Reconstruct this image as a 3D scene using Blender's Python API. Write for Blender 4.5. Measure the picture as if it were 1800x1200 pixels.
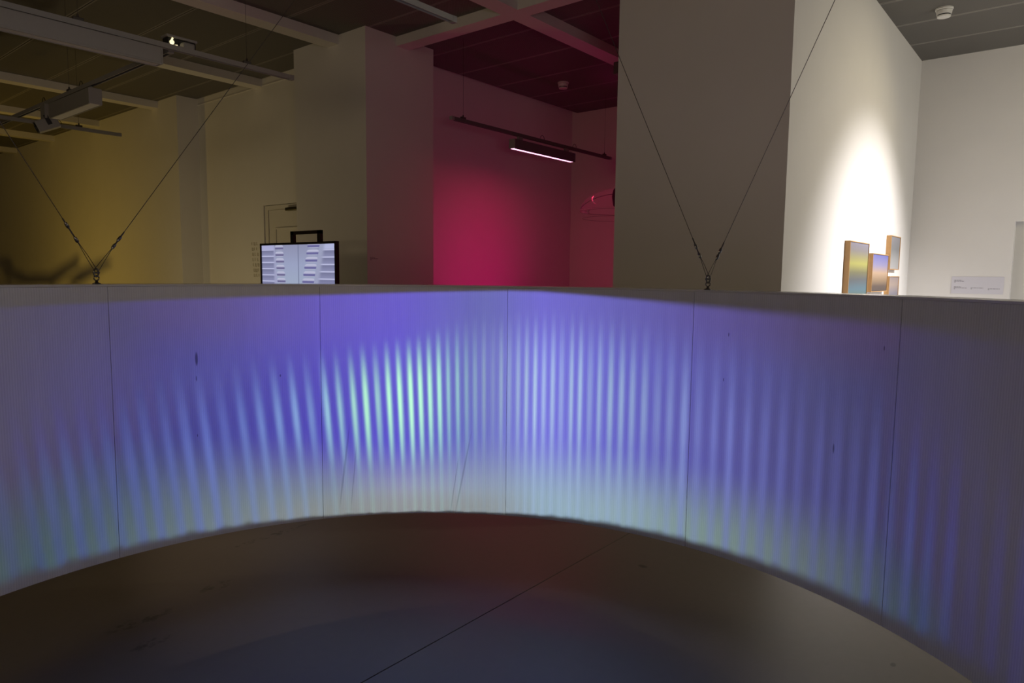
import bpy, bmesh, math, random
from mathutils import Vector, Matrix
C = bpy.context.scene.collection
for o in list(bpy.data.objects): bpy.data.objects.remove(o)
rnd = random.Random(7)
PI = math.pi
RC = (1.0839, 1.3319); R = 1.8171; HB = 0.35; HT = 1.535; HC = 3.9     # ring centre, radius, heights; ceiling
# ------------------------------------------------------------------ camera
cd = bpy.data.cameras.new('camera'); cam = bpy.data.objects.new('camera', cd); C.objects.link(cam)
cd.sensor_width = 36; cd.lens = 24.284; cd.clip_start = 0.02; cd.clip_end = 100
Mx = Matrix(((0.6367993, 0.0689599, -0.7679396), (-0.770953, 0.0709985, -0.6329225), (0.0108763, 0.9950898, 0.0983766)))
cam.matrix_world = Matrix.Translation((0, 0, 1.6)) @ Mx.to_4x4()
bpy.context.scene.camera = cam
# ------------------------------------------------------------------ world and exposure
w = bpy.data.worlds.new('world'); bpy.context.scene.world = w; w.use_nodes = True
w.node_tree.nodes['Background'].inputs[0].default_value = (0.02, 0.017, 0.013, 1)
w.node_tree.nodes['Background'].inputs[1].default_value = 0.3
vs = bpy.context.scene.view_settings
vs.view_transform = 'Standard'; vs.look = 'None'; vs.gamma = 1; vs.exposure = 0.0; vs.use_curve_mapping = False

# ------------------------------------------------------------------ node helpers
class NB:
    def __init__(s, nt): s.nt = nt
    def n(s, t, **k):
        x = s.nt.nodes.new(t)
        for a, b in k.items(): setattr(x, a, b)
        return x
    def put(s, sock, v):
        if isinstance(v, bpy.types.NodeSocket): s.nt.links.new(v, sock)
        else: sock.default_value = v
    def m(s, op, a, b=0.0, c=0.0, clamp=False):
        x = s.n('ShaderNodeMath', operation=op); x.use_clamp = clamp
        s.put(x.inputs[0], a); s.put(x.inputs[1], b); s.put(x.inputs[2], c); return x.outputs[0]
    def sm(s, v, lo, hi):                    # smoothstep, works with lo > hi too
        x = s.n('ShaderNodeMapRange', interpolation_type='SMOOTHSTEP')
        if not isinstance(lo, bpy.types.NodeSocket) and not isinstance(hi, bpy.types.NodeSocket) and lo > hi:
            return s.m('SUBTRACT', 1.0, s.sm(v, hi, lo))
        s.put(x.inputs[0], v); s.put(x.inputs[1], lo); s.put(x.inputs[2], hi); return x.outputs[0]
    def ramp(s, v, lo, hi, stops, interp='LINEAR'):
        f = s.m('DIVIDE', s.m('SUBTRACT', v, lo), hi - lo)
        x = s.n('ShaderNodeValToRGB'); r = x.color_ramp; r.interpolation = interp
        e = r.elements
        while len(e) < len(stops): e.new(0.5)
        st = sorted((((p - lo) / (hi - lo)), c) for p, c in stops)
        for el, (p, c) in zip(e, st):
            el.position = p; el.color = (c, c, c, 1) if not isinstance(c, (tuple, list)) else (*c, 1)
        s.put(x.inputs[0], f); return x.outputs[0]
    def mix(s, f, a, b, bt='MIX'):
        x = s.n('ShaderNodeMix', data_type='RGBA', blend_type=bt)
        s.put(x.inputs[0], f)
        for i, v in ((6, a), (7, b)): s.put(x.inputs[i], v if isinstance(v, bpy.types.NodeSocket) else (*v[:3], 1))
        return x.outputs[2]
    def noise(s, vec, scale, detail=2.0, rough=0.5):
        x = s.n('ShaderNodeTexNoise'); s.put(x.inputs['Scale'], scale); x.inputs['Detail'].default_value = detail
        x.inputs['Roughness'].default_value = rough
        if vec is not None: s.put(x.inputs['Vector'], vec)
        return x.outputs[0]
def lin(*c):
    return tuple((v / 255 / 12.92) if v <= 10 else ((v / 255 + .055) / 1.055) ** 2.4 for v in c)
def mat(name, col, rough=0.6, metal=0.0, spec=0.5, nscale=0, namt=0.0, bump=0.0, emit=None, estr=0):
    m = bpy.data.materials.new(name); m.use_nodes = True; nt = m.node_tree; B = NB(nt)
    p = nt.nodes['Principled BSDF']
    p.inputs['Base Color'].default_value = (*col, 1); p.inputs['Roughness'].default_value = rough
    p.inputs['Metallic'].default_value = metal; p.inputs['Specular IOR Level'].default_value = spec
    if nscale:
        tc = B.n('ShaderNodeTexCoord').outputs['Object']
        f = B.noise(tc, nscale, 4)
        v = B.m('MULTIPLY_ADD', B.m('SUBTRACT', f, 0.5), 2 * namt, 1.0)
        cc = B.n('ShaderNodeVectorMath', operation='SCALE'); cc.inputs[0].default_value = col; B.put(cc.inputs['Scale'], v)
        B.put(p.inputs['Base Color'], cc.outputs[0])
        if bump:
            b = B.n('ShaderNodeBump'); b.inputs['Strength'].default_value = bump; b.inputs['Distance'].default_value = 0.01
            B.put(b.inputs['Height'], f); B.put(p.inputs['Normal'], b.outputs[0])
    if emit:
        p.inputs['Emission Color'].default_value = (*emit, 1); p.inputs['Emission Strength'].default_value = estr
    return m

# ------------------------------------------------------------------ lights
def lamp(kind, name, loc, col, power, size=0.05, target=None, angle=60, blend=1.0, sx=None, sy=None):
    l = bpy.data.lights.new(name, kind); l.color = col; l.energy = power
    o = bpy.data.objects.new(name, l); C.objects.link(o); o.location = loc
    if kind in ('SPOT', 'POINT'): l.shadow_soft_size = size
    if kind == 'SPOT': l.spot_size = math.radians(angle); l.spot_blend = blend
    if kind == 'AREA': l.shape = 'RECTANGLE'; l.size = sx; l.size_y = sy
    if target is not None:
        d = Vector(target) - Vector(loc); o.rotation_euler = d.to_track_quat('-Z', 'Y').to_euler()
    return o
# art room, yellow room, magenta room, dim added fills (in this order)
lamp('SPOT', 'picture_spot_light', (6.75, -1.5, 3.75), (1.0, 0.959, 1.0), 1110.0, size=0.05, target=(6.78, 1.505, 0.85), angle=65, blend=1.0)
lamp('SPOT', 'picture_wide_light', (6.9, -0.75, 3.75), (1.0, 0.857, 0.593), 84.0, size=0.05, target=(6.2, 1.505, 1.75), angle=96, blend=1.0)
lamp('AREA', 'art_room_fill', (6.4, -2.4, 3.0), (1.0, 0.927, 0.677), 31.0, target=(7.2, 1.4, 1.6), sx=1.6, sy=0.8)
lamp('AREA', 'art_room_low_fill', (6.9, -1.6, 0.25), (0.792, 0.833, 1.0), 36.0, target=(7.9, 1.4, 1.2), sx=1.2, sy=0.6)  # added low fill, stands in for light bounced onto the right wall
lamp('AREA', 'warm_floor_light', (1.2, 11.6, 0.8), (1.0, 0.642, 0.105), 20.9, target=(4.4, 13.4, 1.9), sx=0.14, sy=0.14)
lamp('AREA', 'warm_alcove_light', (2.6, 8.2, 0.5), (1.0, 0.796, 0.441), 9.3, target=(4.6, 7.9, 2.2), sx=0.5, sy=0.2)
lamp('SPOT', 'magenta_wall_light', (6.3, 4.3, 1.3), (1.0, 0.0, 0.236), 19.8, size=0.05, target=(6.4, 5.88, 1.6), angle=84, blend=1.0)
lamp('AREA', 'magenta_low_light', (6.7, 4.2, 0.5), (1.0, 0.0, 0.316), 5.13, target=(6.7, 4.6, 3.0), sx=0.8, sy=0.4)
lamp('AREA', 'magenta_tube_light', (6.49, 4.9, 2.93), (1.0, 0.0, 0.062), 3.84, target=(6.49, 4.9, 0), sx=1.15, sy=0.05)
lamp('AREA', 'added_fill_left', (-3.2, 3.4, 2.6), (1.0, 0.786, 0.446), 19.6, target=(3.5, 2.8, 1.8), sx=1.5, sy=0.8)  # added fill from out of view, lightens the pier faces
lamp('AREA', 'added_fill_low', (-1.5, -2.6, 1.2), (1.0, 0.774, 0.811), 31.8, target=(3.5, 2.8, 2.0), sx=1.5, sy=0.8)  # second added fill, low behind the camera, no real fixture
lamp('SPOT', 'warm_track_light', (2.32, 7.45, 2.86), (1, 0.70, 0.50), 70, size=0.02, target=(3.0, 2.9, 0.0), angle=40, blend=0.7)
# weak fill spot without a fixture, added to lighten the ring's left panels
lamp('SPOT', 'ring_fill_spot', (-0.6, -1.4, 2.3), (1, 0.8, 0.62), 40, size=0.1, target=(1.5, 3.09, 1.05), angle=48, blend=1.0)
# projector over the ring's axis, throwing the blue striped film on the panels
ZP = 2.95
pl = lamp('POINT', 'ring_projector', (RC[0], RC[1], ZP), (1, 1, 1), 100, 0.0)
def projector(l):
    l.use_nodes = True; nt = l.node_tree; B = NB(nt)
    em = [n for n in nt.nodes if n.type == 'EMISSION'][0]
    v = B.n('ShaderNodeTexCoord').outputs['Normal']
    sx = B.n('ShaderNodeSeparateXYZ'); B.put(sx.inputs[0], v)
    SG = PROJ_SIGN
    nx, ny, nz = [B.m('MULTIPLY', sx.outputs[i], SG) for i in range(3)]
    th = B.m('MULTIPLY', B.m('ARCTAN2', ny, nx), 180 / PI)
    hyp = B.m('SQRT', B.m('ADD', B.m('MULTIPLY', nx, nx), B.m('MULTIPLY', ny, ny)))
    z = B.m('MULTIPLY_ADD', B.m('DIVIDE', nz, B.m('MAXIMUM', hyp, 1e-4)), R, ZP)
    # stripe phase: polynomial in angle
    lean = B.m('MULTIPLY', B.sm(th, 25, 75), 3.3)
    tl = B.m('MULTIPLY_ADD', B.m('SUBTRACT', 0.9, z), lean, th)
    u = B.m('DIVIDE', B.m('SUBTRACT', tl, 32), 97)
    co = [258.1921, 33.6226, -796.0162, -89.7232, 944.6976, 89.5132, -546.8857, -41.9621, 166.2451, 9.629, -70.1722, 31.8915]
    ph = co[0]
    for c in co[1:]: ph = B.m('MULTIPLY_ADD', ph, u, c)
    cs = B.m('MULTIPLY_ADD', B.m('COSINE', B.m('MULTIPLY', ph, 2 * PI)), 0.5, 0.5)
    wob = B.n('ShaderNodeTexNoise', noise_dimensions='1D'); B.put(wob.inputs['W'], B.m('MULTIPLY', ph, 0.83)); wob.inputs['Scale'].default_value = 1.0
    amp = B.m('MULTIPLY_ADD', wob.outputs[0], 1.9, 0.05)
    sharp = B.ramp(th, -60, 120, [(-40, .22), (0, .26), (20, .28), (36, .32), (44, .34), (58, .42), (70, .36), (82, .24), (100, .2)])
    stripe = B.m('MULTIPLY', B.m('POWER', cs, B.m('MULTIPLY', sharp, 5)), amp)
    # vertical masks
    mid_hi = B.ramp(th, -60, 120, [(-40, 1.25 / 2), (-15, 1.36 / 2), (5, 1.42 / 2), (20, 1.46 / 2), (33, 1.44 / 2), (45, 1.30 / 2), (60, 1.25 / 2), (75, 1.22 / 2), (100, 1.22 / 2)])
    zt = B.m('MULTIPLY', mid_hi, 2)
    zs = B.m('SUBTRACT', zt, B.ramp(th, -60, 120, [(-40, .7), (-10, .62), (12, .42), (33, .40), (45, .30), (60, .40), (75, .5), (100, .65)]))
    up = B.m('SUBTRACT', 1.0, B.sm(z, zs, zt))
    up = B.m('MULTIPLY', up, B.ramp(th, -60, 120, [(-60, .5), (-30, .7), (-5, .85), (14, .85), (26, .85), (31, .45), (36, .5), (41, 1), (60, .95), (75, .85), (100, .8)]))
    lo = B.sm(z, 0.44, 0.98)
    lowfade = B.ramp(th, -60, 120, [(-40, .9), (0, .75), (20, .55), (36, .3), (45, .14), (56, .16), (68, .65), (80, .95), (110, 1.0)])
    lo2 = B.m('MAXIMUM', lo, lowfade)
    sa = B.m('MULTIPLY', stripe, B.m('MULTIPLY', up, lo2))
    # colours along the ring
    base = B.ramp(th, -60, 120, [(-60, lin(40, 38, 50)), (-40, lin(46, 44, 62)), (-28, lin(58, 56, 84)), (-17, lin(68, 66, 108)), (-2, lin(82, 78, 148)), (12, lin(96, 92, 184)), (24, lin(110, 106, 206)), (31, lin(104, 106, 184)), (36, lin(96, 98, 176)), (47, lin(90, 78, 190)), (58, lin(84, 72, 172)), (73, lin(74, 68, 138)), (87, lin(64, 60, 104)), (99, lin(54, 52, 80)), (118, lin(46, 46, 66))])
    bot = B.ramp(th, -60, 120, [(-60, lin(36, 44, 52)), (-40, lin(44, 50, 62)), (-28, lin(68, 76, 82)), (-17, lin(92, 102, 104)), (-2, lin(114, 132, 128)), (12, lin(134, 154, 164)), (24, lin(138, 160, 176)), (30, lin(134, 146, 160)), (47, lin(140, 142, 160)), (58, lin(122, 130, 138)), (73, lin(108, 118, 122)), (87, lin(86, 98, 98)), (99, lin(68, 82, 78)), (118, lin(50, 60, 66))])
    top = B.ramp(th, -60, 120, [(-60, lin(42, 36, 48)), (-40, lin(54, 46, 62)), (-28, lin(66, 56, 80)), (-17, lin(74, 64, 98)), (-2, lin(84, 74, 136)), (12, lin(94, 88, 166)), (24, lin(102, 94, 190)), (33, lin(92, 92, 164)), (47, lin(92, 78, 184)), (58, lin(88, 74, 168)), (73, lin(80, 68, 124)), (87, lin(70, 60, 94)), (99, lin(58, 50, 76)), (118, lin(48, 44, 60))])
    stc = B.ramp(th, -60, 120, [(-60, lin(44, 46, 70)), (-40, lin(58, 62, 104)), (-17, lin(84, 86, 148)), (-2, lin(106, 112, 182)), (12, lin(138, 160, 198)), (24, lin(158, 180, 220)), (33, lin(136, 160, 176)), (38, lin(146, 200, 196)), (44, lin(178, 240, 206)), (52, lin(166, 224, 196)), (60, lin(130, 160, 206)), (73, lin(100, 112, 184)), (87, lin(80, 86, 150)), (99, lin(66, 72, 112)), (118, lin(56, 60, 86))])
    col = B.mix(B.sm(z, 1.15, 1.42), base, top)
    lowz = B.ramp(th, -60, 120, [(-40, .62), (0, .62), (24, .66), (47, .6), (75, .72), (100, .85)])
    f = B.m('SUBTRACT', 1.0, B.sm(z, 0.42, B.m('ADD', lowz, 0.16)))
    col = B.mix(f, col, bot)
    f2 = B.m('MULTIPLY', B.m('SUBTRACT', 1.0, B.sm(z, 0.38, 0.52)), B.m('MULTIPLY', B.sm(th, 20, 36), B.sm(th, 78, 56)))
    col = B.mix(B.m('MULTIPLY', f2, 0.6), col, lin(132, 132, 122))
    sc = B.mix(f, stc, B.mix(0.55, bot, stc))
    col = B.mix(B.m('MINIMUM', B.m('MULTIPLY', sa, 1.0), 1.0), col, sc)
    # edges of the projected picture
    gap = B.ramp(th, -60, 120, [(-45, .10), (-28, .075), (-10, .06), (0, .05), (14, .03), (24, .014), (30, .012), (45, .026), (60, .042), (85, .06), (110, .08)])
    ze = B.m('SUBTRACT', HT, gap)
    wid = B.ramp(th, -60, 120, [(-45, .06), (-10, .05), (15, .025), (35, .02), (110, .03)])
    et = B.m('SUBTRACT', 1.0, B.sm(z, B.m('SUBTRACT', ze, wid), ze))
    gb = B.ramp(th, -60, 120, [(-45, .11), (-28, .09), (-10, .065), (10, .05), (24, .032), (31, .022), (45, .018), (58, .025), (75, .05), (99, .085), (115, .10)])
    bn = B.n('ShaderNodeTexNoise', noise_dimensions='1D'); B.put(bn.inputs['W'], B.m('MULTIPLY', th, 0.35)); bn.inputs['Scale'].default_value = 1.0
    gb = B.m('MULTIPLY', gb, B.m('MULTIPLY_ADD', bn.outputs[0], 0.8, 0.6))
    eb = B.sm(z, B.m('MULTIPLY_ADD', gb, 0.25, HB), B.m('ADD', gb, HB))
    side = B.m('MULTIPLY', B.sm(th, -75, -50), B.sm(th, 135, 112))
    # distance and incidence on the panels, so the film arrives evenly
    dz = B.m('SUBTRACT', ZP, z)
    d = B.m('SQRT', B.m('MULTIPLY_ADD', dz, dz, R * R))
    comp = B.m('DIVIDE', B.m('POWER', d, 3.0), R * 10)
    s = B.m('MULTIPLY', B.m('MULTIPLY', et, eb), B.m('MULTIPLY', side, comp))
    sub = B.n('ShaderNodeVectorMath', operation='SUBTRACT'); B.put(sub.inputs[0], col); B.put(sub.inputs[1], B.ramp(th, -60, 120, [(-60, (.045, .038, .033)), (-30, (.048, .042, .036)), (0, (.044, .033, .027)), (30, AMB), (60, (.058, .043, .033)), (85, (.062, .050, .038)), (99, (.058, .050, .038)), (118, (.035, .032, .03))]))
    mx = B.n('ShaderNodeVectorMath', operation='MAXIMUM'); B.put(mx.inputs[0], sub.outputs[0]); mx.inputs[1].default_value = (0.001, 0.001, 0.001)
    B.put(em.inputs['Color'], mx.outputs[0]); B.put(em.inputs['Strength'], B.m('MULTIPLY', s, PROJ_GAIN))
AMB = (0.044, 0.029, 0.023)      # what the room already puts on the panels
PROJ_SIGN = 1.0; PROJ_GAIN = 6.6
projector(pl.data)

# ------------------------------------------------------------------ mesh helpers
def bm_box(bm, x0, x1, y0, y1, z0, z1, bev=0.0):
    r = bmesh.ops.create_cube(bm, size=1)
    for v in r['verts']:
        v.co = Vector(((x0 + x1) / 2 + v.co.x * (x1 - x0), (y0 + y1) / 2 + v.co.y * (y1 - y0), (z0 + z1) / 2 + v.co.z * (z1 - z0)))
    if bev:
        es = list({e for v in r['verts'] for e in v.link_edges})
        bmesh.ops.bevel(bm, geom=es, offset=bev, segments=2, affect='EDGES', profile=0.6)
    return bm
def bm_tube(bm, pts, r, n=8, cap=True):
    pts = [Vector(p) for p in pts]; rings = []
    for i, p in enumerate(pts):
        t = (pts[min(i + 1, len(pts) - 1)] - pts[max(i - 1, 0)]).normalized()
        a = t.cross(Vector((0, 0, 1)) if abs(t.z) < .95 else Vector((1, 0, 0))).normalized(); b = t.cross(a)
        rr = r[i] if isinstance(r, (list, tuple)) else r
        rings.append([bm.verts.new(p + rr * (a * math.cos(k * 2 * PI / n) + b * math.sin(k * 2 * PI / n))) for k in range(n)])
    for q, s in zip(rings, rings[1:]):
        for k in range(n): bm.faces.new((q[k], q[(k + 1) % n], s[(k + 1) % n], s[k]))
    if cap: bm.faces.new(rings[0][::-1]); bm.faces.new(rings[-1])
    return bm
def bm_lathe(bm, prof, n=32, mtx=None):
    rings = []
    for r, z in prof:
        if r < 1e-5: rings.append([bm.verts.new((0, 0, z))])
        else: rings.append([bm.verts.new((r * math.cos(k * 2 * PI / n), r * math.sin(k * 2 * PI / n), z)) for k in range(n)])
    for q, s in zip(rings, rings[1:]):
        for k in range(n):
            k2 = (k + 1) % n
            if len(q) == 1 and len(s) == 1: continue
            if len(q) == 1: bm.faces.new((q[0], s[k2], s[k]))
            elif len(s) == 1: bm.faces.new((q[k], q[k2], s[0]))
            else: bm.faces.new((q[k], q[k2], s[k2], s[k]))
    if mtx is not None: bmesh.ops.transform(bm, matrix=mtx, verts=[v for g in rings for v in g])
    return bm
def obj(name, bm, m, parent=None, smooth=False):
    """link a bmesh given in world coordinates as one object under parent"""
    bmesh.ops.recalc_face_normals(bm, faces=bm.faces)
    me = bpy.data.meshes.new(name); bm.to_mesh(me); bm.free()
    if m: me.materials.append(m)
    if smooth:
        for p in me.polygons: p.use_smooth = True
    o = bpy.data.objects.new(name, me); C.objects.link(o)
    if parent is not None:
        o.parent = parent
        if smooth != 'local':
            off = wpos(parent)
            me.transform(Matrix.Translation(-off))
    return o
def wpos(o):
    v = Vector((0, 0, 0))
    while o is not None: v += o.location; o = o.parent
    return v
def box(name, x0, x1, y0, y1, z0, z1, m, parent=None, bev=0.0):
    return obj(name, bm_box(bmesh.new(), x0, x1, y0, y1, z0, z1, bev), m, parent)
def thing(name, label, cat, loc, group=None):
    o = bpy.data.objects.new(name, None); C.objects.link(o); o.location = loc; o.empty_display_size = 0.1
    o['label'] = label; o['category'] = cat
    if group: o['group'] = group
    return o
def tag(o, label, cat, group=None):
    o['label'] = label; o['category'] = cat
    if group: o['group'] = group
    return o
def struct(o, label=None):
    o['kind'] = 'structure'
    if label: o['label'] = label
    return o

# ------------------------------------------------------------------ materials
M_wall = mat('wall_paint', (0.74, 0.715, 0.665), 0.85, spec=0.2, nscale=3.0, namt=0.03, bump=0.02)
M_beam = mat('beam_paint', (0.70, 0.67, 0.62), 0.8, spec=0.2, nscale=5, namt=0.03)
M_white = mat('white_enamel', (0.31, 0.30, 0.275), 0.45, nscale=8, namt=0.02)
M_dark = mat('black_metal', (0.012, 0.011, 0.010), 0.4, nscale=12, namt=0.1)
M_frame = mat('screen_frame_black', (0.02, 0.013, 0.008), 0.25, nscale=12, namt=0.1)
M_grey_shaded = mat('grey_and_shaded_enamel', (0.13, 0.12, 0.115), 0.5, nscale=8, namt=0.02)  # beam spotlight's grey; on magenta-room rail and box light it paints their shade
M_steel = mat('steel', (0.16, 0.155, 0.15), 0.35, metal=1.0, nscale=20, namt=0.1)
M_cable = mat('cable', (0.10, 0.09, 0.08), 0.45, metal=0.6, nscale=20, namt=0.1)
M_dkwarm = mat('dark_groove', (0.02, 0.018, 0.015), 0.8, nscale=9, namt=0.1)

def panel_mat():
    m = mat('perforated_metal', (0.2, 0.2, 0.2), 0.55, spec=0.3); nt = m.node_tree; B = NB(nt); p = nt.nodes['Principled BSDF']
    tc = B.n('ShaderNodeTexCoord'); ob = tc.outputs['Object']; g = tc.outputs['Generated']
    s = B.n('ShaderNodeSeparateXYZ'); B.put(s.inputs[0], ob); x, y = s.outputs[0], s.outputs[1]
    pit = 0.011
    cx = B.m('COSINE', B.m('MULTIPLY', x, 2 * PI / pit)); cy = B.m('COSINE', B.m('MULTIPLY', y, 2 * PI / pit))
    hole = B.sm(B.m('MULTIPLY', cx, cy), 0.05, 0.5)
    s2 = B.n('ShaderNodeSeparateXYZ'); B.put(s2.inputs[0], g)
    edge = B.m('ABSOLUTE', B.m('SUBTRACT', s2.outputs[0], 0.5))
    margin = B.sm(edge, 0.475, 0.48)
    col = B.mix(hole, (0.17, 0.158, 0.135), (0.03, 0.027, 0.023))
    col = B.mix(margin, col, (0.26, 0.245, 0.21))
    B.put(p.inputs['Base Color'], col); return m
M_panel = panel_mat()

def floor_mat():
    m = mat('floor_paint', (0.2, 0.18, 0.16), 0.42, spec=0.5); nt = m.node_tree; B = NB(nt); p = nt.nodes['Principled BSDF']
    ob = B.n('ShaderNodeTexCoord').outputs['Object']
    n1 = B.noise(ob, 1.3, 5); n2 = B.noise(ob, 22, 4)
    v = B.m('ADD', B.m('MULTIPLY_ADD', n1, 0.16, 0.84), B.m('MULTIPLY', B.m('SUBTRACT', n2, 0.5), 0.10))
    cc = B.n('ShaderNodeVectorMath', operation='SCALE'); cc.inputs[0].default_value = (0.195, 0.176, 0.156); B.put(cc.inputs['Scale'], v)
    s = B.n('ShaderNodeSeparateXYZ'); B.put(s.inputs[0], ob)
    mk = None
    for (px, py, rx, ry) in ((1.263, 3.217, .16, .05), (2.22, 3.696, .30, .03), (1.654, 3.295, .10, .05), (1.203, 2.987, .09, .04), (3.118, .5, .02, .012), (3.299, 1.767, .02, .03)):
        a = B.m('DIVIDE', B.m('SUBTRACT', s.outputs[0], px), rx); b = B.m('DIVIDE', B.m('SUBTRACT', s.outputs[1], py), ry)
        d = B.m('ADD', B.m('MULTIPLY', a, a), B.m('MULTIPLY', b, b))
        d = B.m('MULTIPLY', B.sm(d, 1.3, 0.1), B.sm(n2, 0.46, 0.62) if rx > .05 else 1.0)
        mk = d if mk is None else B.m('MAXIMUM', mk, d)
    col = B.mix(B.m('MULTIPLY', mk, 0.75), cc.outputs[0], (0.05, 0.045, 0.04))
    B.put(p.inputs['Base Color'], col)
    B.put(p.inputs['Roughness'], B.m('MULTIPLY_ADD', n1, 0.12, 0.36)); return m
M_floor = floor_mat()

def ring_mat():
    m = mat('fluted_panel', (0.72, 0.71, 0.69), 0.6, spec=0.15); nt = m.node_tree; B = NB(nt); p = nt.nodes['Principled BSDF']
    ob = B.n('ShaderNodeTexCoord').outputs['Object']
    s = B.n('ShaderNodeSeparateXYZ'); B.put(s.inputs[0], ob); z = s.outputs[2]
    th = B.m('MULTIPLY', B.m('ARCTAN2', s.outputs[1], s.outputs[0]), 180 / PI)
    fl = B.m('COSINE', B.m('MULTIPLY', th, PI / 180 * R / 0.0092 * 2 * PI))
    cx = B.n('ShaderNodeCombineXYZ'); B.put(cx.inputs[0], B.m('MULTIPLY', th, 0.6)); B.put(cx.inputs[1], B.m('MULTIPLY', z, 1.2))
    streak = B.noise(cx.outputs[0], 1.0, 4, 0.6)
    sp = B.noise(ob, 60, 2)
    v = B.m('ADD', B.m('MULTIPLY_ADD', B.m('SUBTRACT', streak, .5), 0.16, 1.0), B.m('MULTIPLY', fl, 0.035))
    v = B.m('MULTIPLY', v, B.m('SUBTRACT', 1.0, B.m('MULTIPLY', B.sm(sp, 0.80, 0.84), 0.4)))
    cc = B.n('ShaderNodeVectorMath', operation='SCALE'); cc.inputs[0].default_value = (0.72, 0.71, 0.69); B.put(cc.inputs['Scale'], v)
    mk = None
    for (t0, z0, rt, rz, lean) in ((76.8, 1.195, .22, .035, 0), (76.9, 1.105, .08, .015, 0), (-20.5, .946, .12, .022, 0), (-5.1, 1.346, .09, .01, 0), (-26.2, 1.35, .09, .01, 0), (-4.6, 1.147, .08, .009, 0), (65.1, 1.093, .10, .008, 0), (77, .84, .06, .008, 0),
                                   (36.6, .56, .16, .24, 6.0), (38.0, .50, .10, .17, 4.5), (55.6, .62, .18, .24, 4.0), (54.2, .56, .10, .2, 3.0)):
        t1 = B.m('MULTIPLY_ADD', B.m('SUBTRACT', z, z0), lean, B.m('SUBTRACT', th, t0))
        a = B.m('DIVIDE', t1, rt); b = B.m('DIVIDE', B.m('SUBTRACT', z, z0), rz)
        d = B.m('MULTIPLY', B.sm(B.m('ADD', B.m('MULTIPLY', a, a), B.m('MULTIPLY', b, b)), 1.2, 0.2), 0.7 if rz < .1 else 0.28)
        mk = d if mk is None else B.m('MAXIMUM', mk, d)
    B.put(p.inputs['Base Color'], B.mix(mk, cc.outputs[0], (0.06, 0.05, 0.06)))
    b = B.n('ShaderNodeBump'); b.inputs['Strength'].default_value = 0.12; b.inputs['Distance'].default_value = 0.002
    B.put(b.inputs['Height'], fl); B.put(p.inputs['Normal'], b.outputs[0]); return m
M_ring = ring_mat()
M_rim = mat('rim_white', (0.66, 0.64, 0.60), 0.22, spec=0.5, nscale=6, namt=0.04)

# ------------------------------------------------------------------ setting: floor, ceiling, walls
X0, X1, Y0, Y1 = -5.0, 8.95, -4.0, 19.4
fl = struct(box('floor', X0, X1, Y0, Y1, -0.12, -0.02, M_dkwarm))
ys = [Y0, -2.0, 2.07, 6.14, 10.21, Y1]
xs_ = [X0, X1]
for a, b in zip(ys, ys[1:]):
    box('floor_slab', X0, X1, a + 0.003, b - 0.003, -0.02, 0.0, M_floor, fl)
ce = struct(box('ceiling', X0, X1, Y0, Y1, HC + 0.06, HC + 0.16, M_dkwarm))
# perforated ceiling panels between the beams
seams = [-0.66 - 0.63 * 3, -0.66 - 0.63 * 2, -0.66 - 0.63, -0.66, -0.03, 0.60, 1.23, 1.855, 2.48, 3.11, 3.745, 4.36, 4.70]
seams2 = [4.86, 5.34, 6.01, 6.68, 7.355, 8.02, 8.66]
beam_y = [-2.12, -0.10, 1.92, 3.94, 5.885, 7.93, 10.11, 12.14, 14.15, 16.2, 18.23]
protos = {}
def ceil_panel(x0, x1, y0, y1):
    k = (round(x1 - x0, 3), round(y1 - y0, 3))
    g = 0.004
    if k not in protos:
        o = box('ceiling_panel', -k[0] / 2 + g, k[0] / 2 - g, -k[1] / 2, k[1] / 2, 0, 0.03, M_panel)
        protos[k] = o.data
    else:
        o = bpy.data.objects.new('ceiling_panel', protos[k]); C.objects.link(o)
    o.parent = ce; o.location = ((x0 + x1) / 2, (y0 + y1) / 2, HC)
bw = 0.09
edges = list(zip([b + bw for b in beam_y], [b - bw for b in beam_y[1:]]))
for (ya, yb) in edges:
    for sl in (seams, seams2):
        for a, b in zip(sl, sl[1:]):
            if yb < 1.4 and b < 4.0: continue
            ceil_panel(a, b, ya, yb)
for b in beam_y:
    box('beam', X0 + .3, 4.8 if 5.0 < b < 6.5 else 8.66, b - bw, b + bw, HC - 0.09, HC + 0.06, M_beam, ce)
box('cross_beam', 4.696, 4.862, -2.0, 5.386, HC - 0.0905, HC + 0.06, M_beam, ce)

TOP = HC + 0.06
def wall(name, boxes, m=M_wall):
    bm = bmesh.new()
    for bx in boxes: bm_box(bm, *bx)
    return struct(obj(name, bm, m))
wall('wall_left', [(4.42, 5.3, 9.455, 19.0, 0, TOP)])
DT = 2.395
wall('wall_alcove', [(4.706, 5.3, 7.876, 9.455, 0, TOP), (4.706, 5.3, 6.564, 6.93, 0, TOP), (4.706, 5.3, 6.93, 7.876, DT, TOP)])
wall('wall_centre', [(4.312, 5.198, 5.386, 6.564, 0, TOP)])
wall('wall_far', [(X0, 4.42, 19.0, 19.3, 0, TOP)])
wall('wall_back', [(5.198, 8.452, 5.88, 6.2, 0, TOP)])
wall('wall_side', [(8.452, 8.8, 2.77, 6.2, 0, TOP)])
wall('wall_middle', [(4.545, 8.66, 1.505, 2.76, 0, TOP)])
D2T = 2.175
wall('wall_right', [(8.655, 8.95, 0.58, 1.505, 0, TOP), (8.655, 8.95, -4, -0.42, 0, TOP), (8.655, 8.95, -0.42, 0.58, D2T, TOP)])
wall('wall_front', [(X0, 8.95, -4.3, -4.0, 0, TOP)])
wall('wall_outer', [(X0 - .3, X0, -4.3, 19.3, 0, TOP)])
struct(box('trim_1', 4.698, 4.706, 6.57, 9.45, 3.815, 3.825, M_wall))
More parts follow.
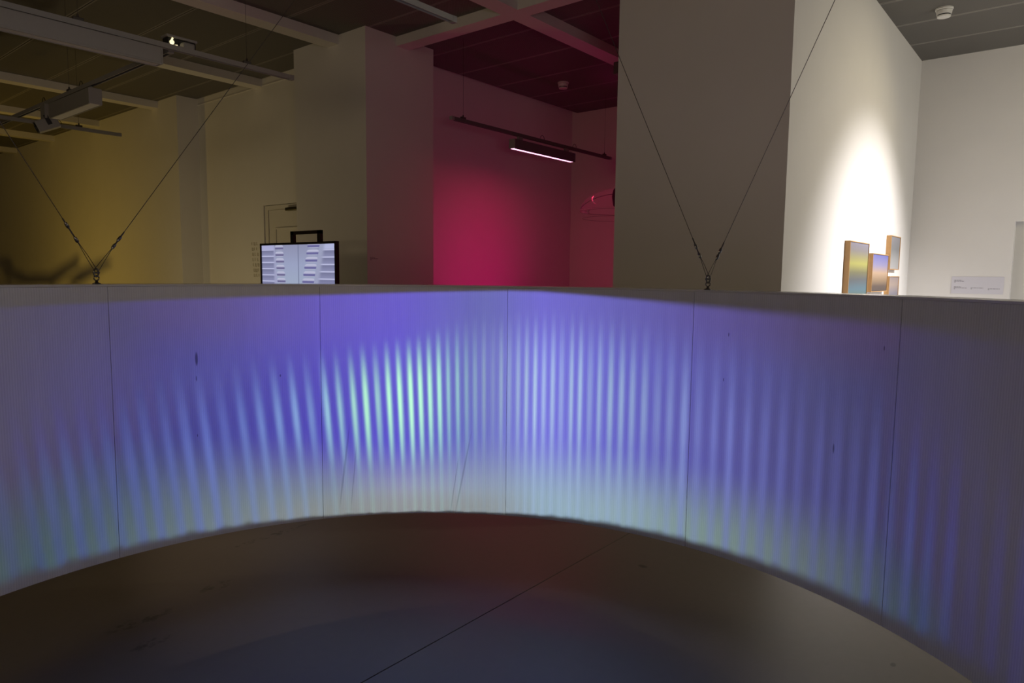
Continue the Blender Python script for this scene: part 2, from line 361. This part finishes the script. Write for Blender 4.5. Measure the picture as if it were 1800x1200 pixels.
# doors
M_door = mat('door_paint', (0.66, 0.63, 0.56), 0.5, nscale=4, namt=0.03)
d1 = struct(box('door_1', 4.735, 4.80, 6.985, 7.80, 0.0, 2.333, M_door))
bm = bmesh.new()
for (a, b, c, d) in ((7.802, 7.871, 0, DT - .007), (6.93, 6.983, 0, DT - .007), (6.983, 7.802, 2.337, DT - .007)): bm_box(bm, 4.722, 4.82, a, b, c, d)
obj('door_frame', bm, M_door, d1)
def inset(y0, y1, z0, z1, parent):
    bm = bmesh.new(); t = 0.022
    for (a, b, c, d) in ((y0, y0 + t, z0, z1), (y1 - t, y1, z0, z1), (y0 + t, y1 - t, z0, z0 + t), (y0 + t, y1 - t, z1 - t, z1)):
        bm_box(bm, 4.722, 4.737, a, b, c, d, 0.005)
    obj('panel_moulding', bm, M_door, parent)
inset(7.12, 7.66, 1.05, 2.12, d1); inset(7.12, 7.66, 0.2, 0.95, d1)
box('door_closer', 4.68, 4.735, 7.0, 7.37, 2.305, 2.345, M_steel, d1, 0.008)
box('jamb_shadow_backing', 4.83, 4.85, 6.93, 7.876, 0, DT, M_dkwarm, d1)  # dark sheet that puts a shadow line into the gap round the frame
d2 = struct(box('door_2', 8.80, 8.85, -0.40, 0.405, 0.0, 2.15, M_door))
bm = bmesh.new()
for (a, b, c, d) in ((0.42, 0.58, 0, D2T), (-0.42, 0.42, 2.155, D2T)): bm_box(bm, 8.78, 8.9, a, b, c, d)
obj('door_frame', bm, M_door, d2)
bm = bmesh.new()
for z in (0.3, 1.05, 1.80): bm_tube(bm, [(8.792, 0.412, z), (8.792, 0.412, z + 0.13)], 0.011)
obj('hinge', bm, M_steel, d2)

# ------------------------------------------------------------------ the ring
ring = thing('suspended_ring', 'large suspended ring of pale fluted panels washed with striped blue light', 'installation', (RC[0], RC[1], 0))
def arc_panel(name, t0, t1, r0, r1, z0, z1, m, n):
    bm = bmesh.new(); cols = []
    for i in range(n + 1):
        a = math.radians(t0 + (t1 - t0) * i / n); c, s = math.cos(a), math.sin(a)
        cols.append([bm.verts.new((RC[0] + r * c, RC[1] + r * s, z)) for r, z in ((r0, z0), (r1, z0), (r1, z1), (r0, z1))])
    for a, b in zip(cols, cols[1:]):
        for k in range(4): bm.faces.new((a[k], a[(k + 1) % 4], b[(k + 1) % 4], b[k]))
    if abs(t1 - t0) < 359.9: bm.faces.new(cols[0]); bm.faces.new(cols[-1][::-1])
    else: bmesh.ops.remove_doubles(bm, verts=bm.verts, dist=1e-5)
    o = obj(name, bm, m, ring)
    for p in o.data.polygons: p.use_smooth = True
    o.data.set_sharp_from_angle(angle=math.radians(40))
    return o
t = 87.72
sm = [87.72 + 29.2, 87.72, 59.05, 29.53, 0.23, -28.05, -57.3]
while sm[-1] > 87.72 + 29.2 - 360 + 32: sm.append(sm[-1] - 29.2)
sm.append(87.72 + 29.2 - 360)
for i, (a, b) in enumerate(zip(sm, sm[1:])):
    gap = 0.06
    dr = [0, .0, .0015, 0.0][i % 4]
    arc_panel('panel', b + gap / 2, a - gap / 2, R + dr, R + 0.008 + dr, HB, HT - 0.010, M_ring, 20)
arc_panel('rim_cap', 0, 360, R - 0.001, R + 0.175, HT - 0.009, HT, M_rim, 160)
arc_panel('outer_shell', 0, 360, R + 0.165, R + 0.172, HB, HT - 0.009, M_rim, 160)
arc_panel('inner_hoop', 0, 360, R + 0.012, R + 0.022, HB + 0.01, HT - 0.012, M_dkwarm, 160)

# ------------------------------------------------------------------ suspension slings
def sling(label, hook, tops, clamps):
    h = Vector(hook); t = thing('cable_sling', label, 'cable', (h.x, h.y, HT), 'cable slings holding the ring')
    bm = bmesh.new(); bm_lathe(bm, [(0.0, 0), (0.016, 0), (0.016, .004), (0.006, .008), (0.006, .016), (0, .016)], 12, Matrix.Translation((h.x, h.y, HT)))
    ax = (Vector(tops[1]) - Vector(tops[0])).normalized(); ax.z = 0; ax.normalize()
    up = Vector((0, 0, 1))
    bm_tube(bm, [Vector((h.x, h.y, HT + .026)) + .010 * (ax * math.cos(k * PI / 6) + up * math.sin(k * PI / 6)) for k in range(13)], 0.0028, 6)
    obj('eye_bolt', bm, M_steel, t, True)
    bm = bmesh.new()
    c0 = Vector((h.x, h.y, HT + .048))
    bm_tube(bm, [c0 + ax * (.009 * math.cos(k * PI / 6)) + up * (.017 * math.sin(k * PI / 6)) for k in range(13)], 0.0035, 6)
    bm_tube(bm, [c0 + ax * -.013, c0 + ax * .013], 0.004, 6)
    obj('shackle', bm, M_steel, t, True)
    s = Vector((h.x, h.y, HT + .058))
    for tp, (k1, k2, k3) in zip(tops, clamps):
        tp = Vector(tp); d = (tp - s); L = d.length; d.normalize()
        side = d.cross(d.cross(ax)).normalized() if False else (ax.cross(d)).cross(d).normalized()
        bm = bmesh.new()
        bm_tube(bm, [s + d * k2, tp], 0.0015, 6)
        a = s + d * k2
        bm_tube(bm, [a, a.lerp(s, .5) + side * .0045, s + side * .007], 0.0014, 5)
        bm_tube(bm, [a, a.lerp(s, .5) - side * .0045, s - side * .007 - up * .006], 0.0014, 5)
        bm_tube(bm, [a, s + d * k3], 0.0030, 6)
        obj('cable', bm, M_cable, t)
        for kk in (k1, k2):
            bm = bmesh.new(); q = s + d * kk
            mt = Matrix.Translation(q) @ d.to_track_quat('Z', 'Y').to_matrix().to_4x4()
            bm_lathe(bm, [(0, -.012), (.005, -.012), (.0065, -.006), (.0065, .006), (.005, .012), (0, .012)], 10, mt)
            bm_lathe(bm, [(0, -.012), (.0038, -.012), (.0038, .012), (0, .012)], 6, mt @ Matrix.Rotation(PI / 2, 4, 'Y') @ Matrix.Translation((0.004, 0, 0)))
            obj('cable_clamp', bm, M_steel, t)
hl = (1.127, RC[1] + R + .03); hr = (RC[0] + R + .03, 1.29)
zc = HC - 0.0
sling('dark wire cable sling forming a V above left side of the ring', hl, ((1.127 - .5405 * 2.355, hl[1], zc), (1.127 + .697 * 2.355, hl[1], zc)), ((.205, .14, .235), (.165, .125, .20)))
sling('dark wire cable sling forming a V in front of the broad grey pier', hr, ((hr[0], 1.29 + .4615 * 2.355, zc), (hr[0], 1.29 - .431 * 2.355, zc)), ((.15, .105, .19), (.125, .095, .165)))

# ------------------------------------------------------------------ lighting tracks
ZT = 3.1
def track(label, axis, a, b, c, hang, z=ZT, loops=(), mrail=None):
    mrail = mrail or M_white
    """axis 'x' or 'y', from a to b, at the other coordinate c"""
    P = (lambda s, off=0, zz=z: (s, c + off, zz)) if axis == 'x' else (lambda s, off=0, zz=z: (c + off, s, zz))
    t = thing('lighting_track', label, 'track', P(a), 'suspended lighting tracks')
    def bx(name, s0, s1, o0, o1, z0, z1, m, bev=0):
        if axis == 'x': return box(name, s0, s1, c + o0, c + o1, z0, z1, m, t, bev)
        return box(name, c + o0, c + o1, s0, s1, z0, z1, m, t, bev)
    bm = bmesh.new(); h = 0.018
    for o0, o1, z0, z1 in ((-h, h, z + .022, z + .034), (-h, -h + .007, z, z + .022), (h - .007, h, z, z + .022)):
        if axis == 'x': bm_box(bm, a, b, c + o0, c + o1, z0, z1)
        else: bm_box(bm, c + o0, c + o1, a, b, z0, z1)
    obj('rail', bm, mrail, t)
    bx('groove', a + .01, b - .01, -h + .007, h - .007, z + .012, z + .022, M_dkwarm)
    bx('end_cap', b - .03, b + .006, -h - .002, h + .002, z - .002, z + .036, M_white, .003)
    bx('end_cap', a - .006, a + .03, -h - .002, h + .002, z - .002, z + .036, M_white, .003)
    for s in hang:
        bm = bmesh.new(); bm_tube(bm, [P(s, 0, z + .03), P(s, 0, HC)], 0.0014, 6)
        bm_box(bm, *( (s - .03, s + .03, c - .014, c + .014) if axis == 'x' else (c - .014, c + .014, s - .03, s + .03)), z + .034, z + .055, 0.004)
        bm_lathe(bm, [(0, 0), (.009, 0), (.006, .02), (0, .02)], 8, Matrix.Translation(P(s, 0, z + .054)))
        obj('hanger', bm, M_cable, t)
    for s in loops:
        bm = bmesh.new()
        bm_tube(bm, [P(s + .04 * math.cos(k * PI / 6), 0, z + .03 + .05 * math.sin(k * PI / 6)) for k in range(7)], 0.003, 5)
        obj('lead_loop', bm, M_dark, t)
    return t
track('long white lighting track carrying the big box light at upper left', 'x', 0.3, 3.235, 4.95, (1.72, 2.85))
track('white lighting track running away behind the big box light, carrying a smaller one', 'y', 5.02, 9.6, 2.32, (6.95,), loops=(6.68, 7.6))
track('short pale lighting track end, nearest the yellow wall', 'x', 0.2, 3.27, 8.345, (0.6, 2.86), z=ZT - .042, loops=(2.66,))
track('pale lighting track at top centre, just left of the pink cross beam', 'x', 1.9, 3.16, 3.09, (2.2, 2.83), z=ZT + .02)
track('dark lighting track in magenta room above the glowing tube', 'x', 4.97, 7.93, 4.9, (5.14, 7.78), z=ZT - .01, loops=(6.45, 7.1), mrail=M_grey_shaded)

def linear_light(label, axis, a, b, c, z0, z1, wd, mdiff, cat='light', mbody=None, ztop=ZT):
    mbody = mbody or M_white
    if axis == 'x': f = lambda s0, s1, o0, o1: (s0, s1, c + o0, c + o1)
    else: f = lambda s0, s1, o0, o1: (c + o0, c + o1, s0, s1)
    t = thing('linear_light', label, cat, ((a + b) / 2, c, z0) if axis == 'x' else (c, (a + b) / 2, z0), 'box lights hung from the tracks')
    box('housing', *f(a + .012, b - .012, -wd, wd), z0 + .012, z1, mbody, t, 0.004)
    for s0, s1 in ((a, a + .012), (b - .012, b)): box('end_cap', *f(s0, s1, -wd - .001, wd + .001), z0 + .004, z1, M_white, t, 0.003)
    bm = bmesh.new()
    for o0, o1 in ((-wd, -wd + .01), (wd - .01, wd)): bm_box(bm, *f(a + .012, b - .012, o0, o1), z0, z0 + .012)
    obj('trim_lip', bm, mbody, t)
    box('diffuser', *f(a + .02, b - .02, -wd + .011, wd - .011), z0 + .003, z0 + .011, mdiff, t)
    for q in (a + (b - a) * .12, b - (b - a) * .12): box('track_adapter', *f(q - .04, q + .04, -.010, .010), z1 - .001, ztop, M_white, t)
    return t
M_off = mat('unlit_diffuser', (0.75, 0.72, 0.66), 0.5, nscale=6, namt=0.02)
M_tube = mat('magenta_tube', (0.8, 0.6, 0.7), 0.4, emit=lin(255, 175, 215), estr=2.4, nscale=5, namt=0.01)
linear_light('long white unlit box light hung at upper left corner', 'x', 0.35, 2.215, 4.95, 2.975, 3.088, 0.045, M_off)
linear_light('smaller unlit box light on the track running away, ending at a grey cap', 'y', 6.38, 7.33, 2.32, 2.945, 3.075, 0.05, M_off)
linear_light('slim box light with glowing pink tube in the magenta room', 'x', 5.905, 7.07, 4.9, 2.945, 3.05, 0.04, M_tube, mbody=M_grey_shaded, ztop=ZT - .01)

def spotlight(label, loc, yaw, tilt, name='track_spotlight', s=1.0, drop=0.0):
    """boxy head on a bracket; loc is the pivot on the track underside"""
    x, y, z = loc; t = thing(name, label, 'spotlight', loc)
    box('driver_box', x - .04 * s, x + .04 * s, y - .05 * s, y + .05 * s, z - .115 * s, z - .002, M_white, t, .005)
    Rm = Matrix.Translation((x, y, z - .15 * s)) @ Matrix.Rotation(yaw, 4, 'Z') @ Matrix.Rotation(tilt, 4, 'Y')
    bm = bmesh.new(); bm_box(bm, -.07 * s, .09 * s, -.048 * s, .048 * s, -.045 * s, .045 * s, .008)
    bmesh.ops.transform(bm, matrix=Rm, verts=bm.verts); obj('lamp_head', bm, M_white, t)
    bm = bmesh.new(); bm_lathe(bm, [(0, .088 * s), (.040 * s, .088 * s), (.044 * s, .10 * s), (.038 * s, .10 * s), (.036 * s, .0905 * s), (0, .0905 * s)], 20, Rm @ Matrix.Rotation(PI / 2, 4, 'Y'))
    obj('lens_ring', bm, M_dark, t)
    bm = bmesh.new(); bm_box(bm, -.02 * s, .012 * s, .0485 * s, .054 * s, -.012 * s, .065 * s, .002)
    bmesh.ops.transform(bm, matrix=Rm, verts=bm.verts); obj('bracket', bm, M_dark, t)
    bm = bmesh.new(); bm_box(bm, -.05 * s, .02 * s, -.052 * s, -.0475 * s, -.006 * s, .006 * s)
    bmesh.ops.transform(bm, matrix=Rm, verts=bm.verts); obj('slot', bm, M_dark, t)
    return t
spotlight('white track spotlight with angled boxy head at far left of the yellow wall', (2.32, 7.50, ZT), math.radians(165), math.radians(25), s=1.15)
# spotlight lying over the track crossing, its lamp leaking light
gx, gy, gz = 2.41, 5.06, ZT + .035
g = thing('gimbal_spotlight', 'black gimbal spotlight with bright bulb sitting where the tracks cross', 'spotlight', (gx, gy, gz))
M_bulb = mat('lit_bulb', (0.9, 0.85, 0.7), 0.4, emit=(1, 0.85, 0.5), estr=1.3, nscale=5, namt=0.01)
box('driver_box', gx - .02, gx + .06, gy - .09, gy - .022, gz - .003, gz + .05, M_white, g, .012)
box('lamp_housing', gx - .10, gx + .10, gy - .02, gy + .06, gz + .012, gz + .078, M_dark, g, .006)
box('top_plate', gx - .108, gx + .108, gy - .03, gy + .07, gz + .078, gz + .096, M_white, g, .005)
bm = bmesh.new(); bm_lathe(bm, [(0, 0), (.016, 0), (.013, .012), (0, .016)], 12, Matrix.Translation((gx - .072, gy - .021, gz + .045)) @ Matrix.Rotation(PI / 2, 4, 'X'))
bm_tube(bm, [(gx - .095, gy - .024, gz + .018), (gx - .035, gy - .024, gz + .03)], .006, 6)
bm_tube(bm, [(gx - .08, gy - .024, gz + .045), (gx - .066, gy - .024, gz + .075)], .006, 6)
obj('bulb', bm, M_bulb, g)
bm = bmesh.new(); bm_box(bm, gx + .086, gx + .097, gy - .024, gy - .019, gz + .002, gz + .013); obj('indicator', bm, M_bulb, g)
lamp('SPOT', 'bulb_leak_light', (gx - .09, gy + .02, gz + .11), (1, 0.9, 0.6), 3.0, 0.004, (gx - .14, gy + .30, HC), 20, 0.6)
# spotlight on the pink beam
bx_, by_ = 6.50, 3.95
q = thing('beam_spotlight', 'small grey spotlight with black lens fixed under the pink ceiling beam', 'spotlight', (bx_, by_, HC - .09))
box('driver_box', bx_ - .06, bx_ + .10, by_ - .10, by_ + .02, HC - .21, HC - .09, M_grey_shaded, q, .006)
bm = bmesh.new(); mt = Matrix.Translation((bx_ + .0, by_ - .12, HC - .17)) @ Matrix.Rotation(math.radians(70), 4, 'X')
bm_lathe(bm, [(0, -.03), (.055, -.03), (.062, .03), (.055, .032), (.05, .02), (0, .02)], 20, mt); obj('lens', bm, M_dark, q)
bm = bmesh.new(); bm_tube(bm, [(bx_ + .07 * math.cos(k * PI / 8), by_ - .12, HC - .17 + .07 * math.sin(k * PI / 8)) for k in range(9)], .006, 6); obj('yoke', bm, M_dark, q)

# ------------------------------------------------------------------ smoke detectors
M_det = mat('detector_plastic', (0.70, 0.68, 0.62), 0.4, nscale=6, namt=0.03)
def detector(label, x, y):
    t = thing('smoke_detector', label, 'detector', (x, y, HC), 'smoke detectors on the ceiling')
    f = Matrix.Translation((x, y, HC)) @ Matrix.Rotation(PI, 4, 'X')
    bm = bmesh.new(); bm_lathe(bm, [(0, 0), (.068, 0), (.068, .012), (.060, .016), (0, .016)], 28, f); obj('base', bm, M_det, t)
    bm = bmesh.new(); bm_lathe(bm, [(0, .016), (.055, .016), (.062, .022), (.056, .052), (.0, .052)], 28, f); obj('body', bm, M_det, t)
    bm = bmesh.new(); bm_lathe(bm, [(0, .052), (.050, .052), (.050, .062), (0, .062)], 28, f); obj('vent_slot', bm, M_dark, t)
    bm = bmesh.new(); bm_lathe(bm, [(0, .061), (.053, .061), (.050, .072), (0, .076)], 28, f); obj('cover', bm, M_det, t)
    return t
detector('round smoke detector on magenta room ceiling', 7.025, 5.032)
detector('round white smoke detector on the grey ceiling at top right', 7.114, 1.094)

# ------------------------------------------------------------------ pictures on the art wall
M_wood = mat('frame_wood', (0.42, 0.24, 0.09), 0.5, nscale=30, namt=0.15)
def print_mat(name, stops, z0, z1):
    m = mat(name, (0.5, 0.5, 0.5), 0.5, spec=0.3); nt = m.node_tree; B = NB(nt)
    ob = B.n('ShaderNodeTexCoord').outputs['Object']; s = B.n('ShaderNodeSeparateXYZ'); B.put(s.inputs[0], ob)
    n = B.noise(ob, 3.0, 4)
    v = B.m('ADD', s.outputs[2], B.m('MULTIPLY', B.m('SUBTRACT', n, .5), 0.02))
    B.put(nt.nodes['Principled BSDF'].inputs['Base Color'], B.ramp(v, z0, z1, stops)); return m
def picture(label, x0, x1, z0, z1, stops, d=0.045):
    yw = 1.505; yf = yw - d
    t = thing('framed_picture', label, 'picture', ((x0 + x1) / 2, yw, z0), 'framed pictures on the white wall')
    bw = 0.007
    bm = bmesh.new()
    for a, b, c, e in ((x0, x0 + bw, z0, z1), (x1 - bw, x1, z0, z1), (x0 + bw, x1 - bw, z0, z0 + bw), (x0 + bw, x1 - bw, z1 - bw, z1)): bm_box(bm, a, b, yf, yw, c, e)
    obj('frame', bm, M_wood, t)
    h = z1 - z0
    o = box('print', x0 + bw, x1 - bw, yf + .006, yf + .012, z0 + bw, z1 - bw, print_mat('print', [(p * h, tuple(0.62 * q for q in lin(*c))) for p, c in stops], 0, h), t)
picture('tall framed picture of yellow glow over grey-blue, leftmost on the white wall', 6.006, 6.638, 1.00, 1.889,
        [(0, (70, 90, 90)), (.48, (105, 125, 112)), (.56, (104, 134, 146)), (.65, (108, 112, 115)), (.72, (135, 132, 98)), (.80, (190, 186, 104)), (.85, (172, 166, 112)), (.92, (150, 144, 142)), (1, (152, 148, 165))])
picture('framed picture fading from blue to peach, second from left on white wall', 6.795, 7.434, 1.466, 1.812,
        [(0, (95, 85, 80)), (.15, (110, 95, 85)), (.3, (165, 140, 110)), (.5, (205, 175, 145)), (.7, (160, 155, 190)), (1, (115, 120, 195))])
picture('plain grey framed picture hung highest on the white wall', 7.496, 7.93, 1.675, 2.003,
        [(0, (190, 188, 186)), (.3, (175, 175, 172)), (.6, (140, 142, 142)), (1, (155, 152, 155))])
picture('pale peach and lavender framed picture, lowest, partly behind ring rim', 7.518, 7.973, 1.20, 1.611,
        [(0, (120, 120, 130)), (.6, (150, 145, 155)), (.8, (190, 170, 155)), (1, (170, 155, 155))])

# ------------------------------------------------------------------ wall texts
M_plac = mat('placard_grey', (0.62, 0.60, 0.63), 0.6, nscale=6, namt=0.02)
M_ink = mat('ink', (0.20, 0.19, 0.20), 0.8, nscale=9, namt=0.1)
M_ink2 = mat('faint_ink', (0.50, 0.46, 0.36), 0.8, nscale=9, namt=0.1)
M_ink3 = mat('ink_dark', (0.30, 0.25, 0.27), 0.8, nscale=9, namt=0.1)
pc = thing('wall_placard', 'pale grey caption panel with small text beside right door', 'sign', (8.655, 0.86, 1.437))
box('board', 8.651, 8.655, 0.634, 1.09, 1.437, 1.617, M_plac, pc)
bm = bmesh.new()
def dashes(bm, y, z, n, w_, h=.005):
    while n > 0:
        l = rnd.uniform(.012, .03); bm_box(bm, 8.6500, 8.6512, y - min(l, n), y, z, z + h); y -= l + .004; n -= l + .004
for (y, z, lens) in ((1.065, 1.575, (.07, .09, .012)), (1.065, 1.505, (.065, .115, .012)), (.915, 1.497, (.11, .012)), (.765, 1.49, (.10, .012))):
    for k, L in enumerate(lens): dashes(bm, y, z - k * .0105, L, 0)
obj('lettering', bm, M_ink, pc)['kind'] = 'stuff'
bm = bmesh.new()
for k, L in enumerate((.06, .10, .02)):
    x = 4.345
    while L > 0:
        l = rnd.uniform(.015, .03); bm_box(bm, x, x + min(l, L), 5.3845, 5.386, 1.735 - k * .012, 1.741 - k * .012); x += l + .004; L -= l + .004
tag(obj('caption_lettering', bm, M_ink3), 'tiny dark caption lettering on the pinkish pier face', 'lettering')['kind'] = 'stuff'
bm = bmesh.new()
for i in range(7):
    z = 1.94 - i * .066
    for j in range(3):
        y = 8.165 - j * .055 - i * .006 + rnd.uniform(-.006, .006)
        a = rnd.random()
        bm_box(bm, 4.703, 4.706, y - .006, y + .006, z - .02 - .012 * a, z + .014)
        if a > .35: bm_box(bm, 4.703, 4.706, y - .034 * a, y - .006, z - .02 - .012 * a, z - .012 - .012 * a)
        if a > .6: bm_box(bm, 4.703, 4.706, y - .03, y - .022, z - .03, z + .01)
tag(obj('wall_lettering', bm, M_ink2), 'column of faint raised letters on yellow wall left of the screen', 'lettering')['kind'] = 'stuff'

# ------------------------------------------------------------------ screen on its trolley
def screen_mat():
    m = bpy.data.materials.new('screen_picture'); m.use_nodes = True; nt = m.node_tree; B = NB(nt)
    p = nt.nodes['Principled BSDF']; p.inputs['Base Color'].default_value = (0.01, 0.01, 0.012, 1); p.inputs['Roughness'].default_value = 0.3
    ob = B.n('ShaderNodeTexCoord').outputs['Generated']; s = B.n('ShaderNodeSeparateXYZ'); B.put(s.inputs[0], ob)
    u = B.m('SUBTRACT', 1.0, s.outputs[1]); v = B.m('MULTIPLY', B.m('SUBTRACT', 1.0, s.outputs[2]), 1.85)
    us = u
    base = B.ramp(v, 0, 1, [(0, lin(146, 148, 178)), (.5, lin(160, 168, 200)), (1, lin(164, 176, 200))])
    fine = B.m('COSINE', B.m('MULTIPLY', u, 2 * PI * 70))
    base = B.mix(B.m('MULTIPLY_ADD', fine, .03, .04), base, (0.2, 0.22, 0.35))
    # left and right slatted blocks
    def slats(per, off, shade_l, shade_r):
        ph = B.m('FRACT', B.m('DIVIDE', B.m('ADD', v, off), per))
        line = B.m('MULTIPLY', B.sm(ph, 0.0, 0.04), B.sm(ph, .24, .16))
        body = B.mix(B.sm(ph, .25, 1.0), lin(124, 126, 160), lin(140, 142, 178))
        return B.mix(line, body, lin(192, 194, 228))
    lb = slats(.158, -.10 + .0, 0, 0); lb = B.mix(B.sm(v, .13, .11), lb, lin(176, 176, 216))
    lb = B.mix(B.sm(u, .16, .20), lb, lin(164, 166, 200))
    rb = slats(.172, -.12, 0, 0); rb = B.mix(B.sm(v, .13, .11), rb, lin(184, 188, 224))
    redge = B.m('MULTIPLY_ADD', v, -.09, .81)
    rb = B.mix(B.sm(u, B.m('ADD', redge, .09), B.m('ADD', redge, .03)), rb, lin(160, 164, 194))
    rb = B.mix(B.m('SUBTRACT', 1.0, B.sm(u, redge, B.m('ADD', redge, .07))), rb, lin(160, 164, 194))
    ledge = B.m('MULTIPLY_ADD', v, .035, .19)
    def puffs(uc, hw, per, off, dark):
        ph = B.m('FRACT', B.m('DIVIDE', B.m('ADD', v, off), per))
        du = B.m('DIVIDE', B.m('SUBTRACT', u, uc), hw)
        r = B.m('ADD', B.m('POWER', B.m('ABSOLUTE', du), 2.5), B.m('POWER', B.m('ABSOLUTE', B.m('MULTIPLY', B.m('SUBTRACT', ph, .5), 2.1)), 3.0))
        c = B.ramp(ph, 0, 1, [(0, lin(150, 154, 184)), (.2, lin(196, 198, 222)), (.45, lin(172, 172, 204)), (.50, lin(*dark)), (.75, lin(*dark)), (.8, lin(178, 182, 208)), (1, lin(150, 154, 184))])
        return c, B.m('MULTIPLY', B.sm(r, 1.1, .7), 1.0)
    c1, m1 = puffs(B.m('MULTIPLY_ADD', v, .03, .255), .062, .165, .02, (112, 108, 148))
    c2, m2 = puffs(B.m('MULTIPLY_ADD', v, -.09, .735), .085, .172, .06, (108, 106, 158))
    col = base
    col = B.mix(B.m('MULTIPLY', B.m('SUBTRACT', 1.0, B.sm(B.m('ABSOLUTE', B.m('SUBTRACT', u, .525)), .003, .009)), .8), col, lin(112, 118, 148))
    col = B.mix(m1, col, c1); col = B.mix(m2, col, c2)
    col = B.mix(B.m('LESS_THAN', u, ledge), col, lb)
    col = B.mix(B.m('GREATER_THAN', u, redge), col, rb)
    p.inputs['Specular IOR Level'].default_value = 0.2
    B.put(p.inputs['Emission Color'], col); p.inputs['Emission Strength'].default_value = 0.92
    return m
SX = 3.6
tv = thing('display_screen', 'lit grey-blue video screen in black frame with carry handle, behind the ring', 'screen', (SX + .04, 5.50, 0))
y0, y1, zt = 4.915, 6.105, 1.855; zb = zt - .72
bm = bmesh.new(); fb = .02
for a, b, c, e in ((y0, y0 + fb, zb, zt), (y1 - fb, y1, zb, zt), (y0 + fb, y1 - fb, zb, zb + fb), (y0 + fb, y1 - fb, zt - fb, zt)): bm_box(bm, SX, SX + .034, a, b, c, e)
obj('bezel', bm, M_frame, tv)
box('screen_face', SX + .008, SX + .014, y0 + fb, y1 - fb, zb + fb, zt - fb, screen_mat(), tv)
box('back_panel', SX + .014, SX + .033, y0 + fb, y1 - fb, zb + fb, zt - fb, M_frame, tv)
bm = bmesh.new()
for a, b, c, e in ((5.135, 5.185, zt, zt + .10), (5.545, 5.595, zt, zt + .10), (5.135, 5.595, zt + .07, zt + .10)): bm_box(bm, SX + .004, SX + .030, a, b, c, e)
obj('carry_handle', bm, M_frame, tv)
bm = bmesh.new(); bm_box(bm, SX + .034, SX + .09, 5.25, 5.31, .04, zb + .1, .004); bm_box(bm, SX + .034, SX + .09, 5.71, 5.77, .04, zb + .1, .004)
obj('stand_post', bm, M_frame, tv)
bm = bmesh.new(); bm_box(bm, SX - .22, SX + .34, 5.2, 5.82, 0.0, .04, .008); obj('stand_base', bm, M_frame, tv)

# ------------------------------------------------------------------ clear dome in the magenta room
def glass_mat():
    m = mat('clear_acrylic', (1.0, 0.96, 0.98), 0.03); p = m.node_tree.nodes['Principled BSDF']
    p.inputs['Transmission Weight'].default_value = 1.0; p.inputs['IOR'].default_value = 1.14
    B = NB(m.node_tree); n = B.noise(B.n('ShaderNodeTexCoord').outputs['Object'], 4, 2); B.put(p.inputs['Roughness'], B.m('MULTIPLY', n, 0.06)); return m
M_glass = glass_mat()
dx, dy, dz = 7.0, 4.18, 2.315
dm = thing('clear_dome', 'clear acrylic dome with dark core in magenta room, half behind grey pier', 'sculpture', (dx, dy, 0))
rr = .46
prof = [(rr * math.cos(a), .272 * math.sin(a)) for a in [i * PI / 2 / 14 for i in range(14)]] + [(0.0, .272)]
inner = [(0.0, .267)] + [((rr - .005) * math.cos(a), .267 * math.sin(a)) for a in [i * PI / 2 / 14 for i in range(13, -1, -1)]]
bm = bmesh.new(); bm_lathe(bm, prof + inner + [prof[0]], 48, Matrix.Translation((dx, dy, dz))); obj('dome_shell', bm, M_glass, dm, True)
bm = bmesh.new()
for zz, r_ in ((0.0, rr), (-.078, rr * .93)):
    bm_tube(bm, [(dx + r_ * math.cos(k * PI / 24), dy + r_ * math.sin(k * PI / 24), dz + zz) for k in range(49)], 0.0016, 5, False)
obj('rim_hoop', bm, M_cable, dm)
bm = bmesh.new(); bm_lathe(bm, [(0, -.02), (.05, -.01), (.075, .06), (.06, .13), (.02, .16), (0, .16)], 20, Matrix.Translation((dx, dy, dz + .02))); obj('core', bm, M_dark, dm, True)
bm = bmesh.new(); bm_tube(bm, [(dx, dy, .012), (dx, dy, dz + .02)], .012, 10); obj('stem', bm, M_cable, dm)
bm = bmesh.new(); bm_lathe(bm, [(0, 0), (.22, 0), (.22, .010), (.05, .016), (0, .016)], 28, Matrix.Translation((dx, dy, 0))); obj('base', bm, M_dark, dm)

# ------------------------------------------------------------------ unseen folded planks, added and shaped to cast the zigzag shadow
M_ply = mat('dark_plank', (0.10, 0.08, 0.06), 0.7, nscale=14, namt=0.2)
sc = thing('shadow_planks', 'dark folded planks, unseen behind the ring, added to cast a zigzag shadow', 'sculpture', (2.5, 12.9, 0))
def plank(poly, x, d):
    bm = bmesh.new(); fr = [bm.verts.new((x - d / 2, y, z)) for y, z in poly]; bk = [bm.verts.new((x + d / 2, y, z)) for y, z in poly]
    bm.faces.new(fr); bm.faces.new(bk[::-1])
    for k in range(len(poly)): bm.faces.new((fr[k], fr[(k + 1) % len(poly)], bk[(k + 1) % len(poly)], bk[k]))
    obj('plank', bm, M_ply, sc)
plank([(14.10, 1.212), (13.74, 1.211), (13.717, 1.122), (13.735, 1.028), (13.935, 1.051), (13.932, 1.121), (14.10, 1.130)], 2.5, .02)
plank([(13.717, 1.122), (13.248, 1.059), (13.47, .993), (13.735, 1.028)], 2.5, .02)
plank([(13.248, 1.076), (12.811, 1.083), (12.775, 1.005), (13.47, .993)], 2.5, .02)
plank([(12.811, 1.083), (12.232, 1.212), (12.247, 1.153), (12.775, 1.005)], 2.5, .02)
plank([(12.527, 1.013), (12.239, 1.111), (11.774, 1.187), (11.656, 1.162), (12.251, 1.02)], 2.5, .02)
for y, z in ((13.83, 1.04), (12.80, 1.01), (12.35, 1.03)):
    box('leg', 2.485, 2.515, y - .015, y + .015, 0, z, M_ply, sc)
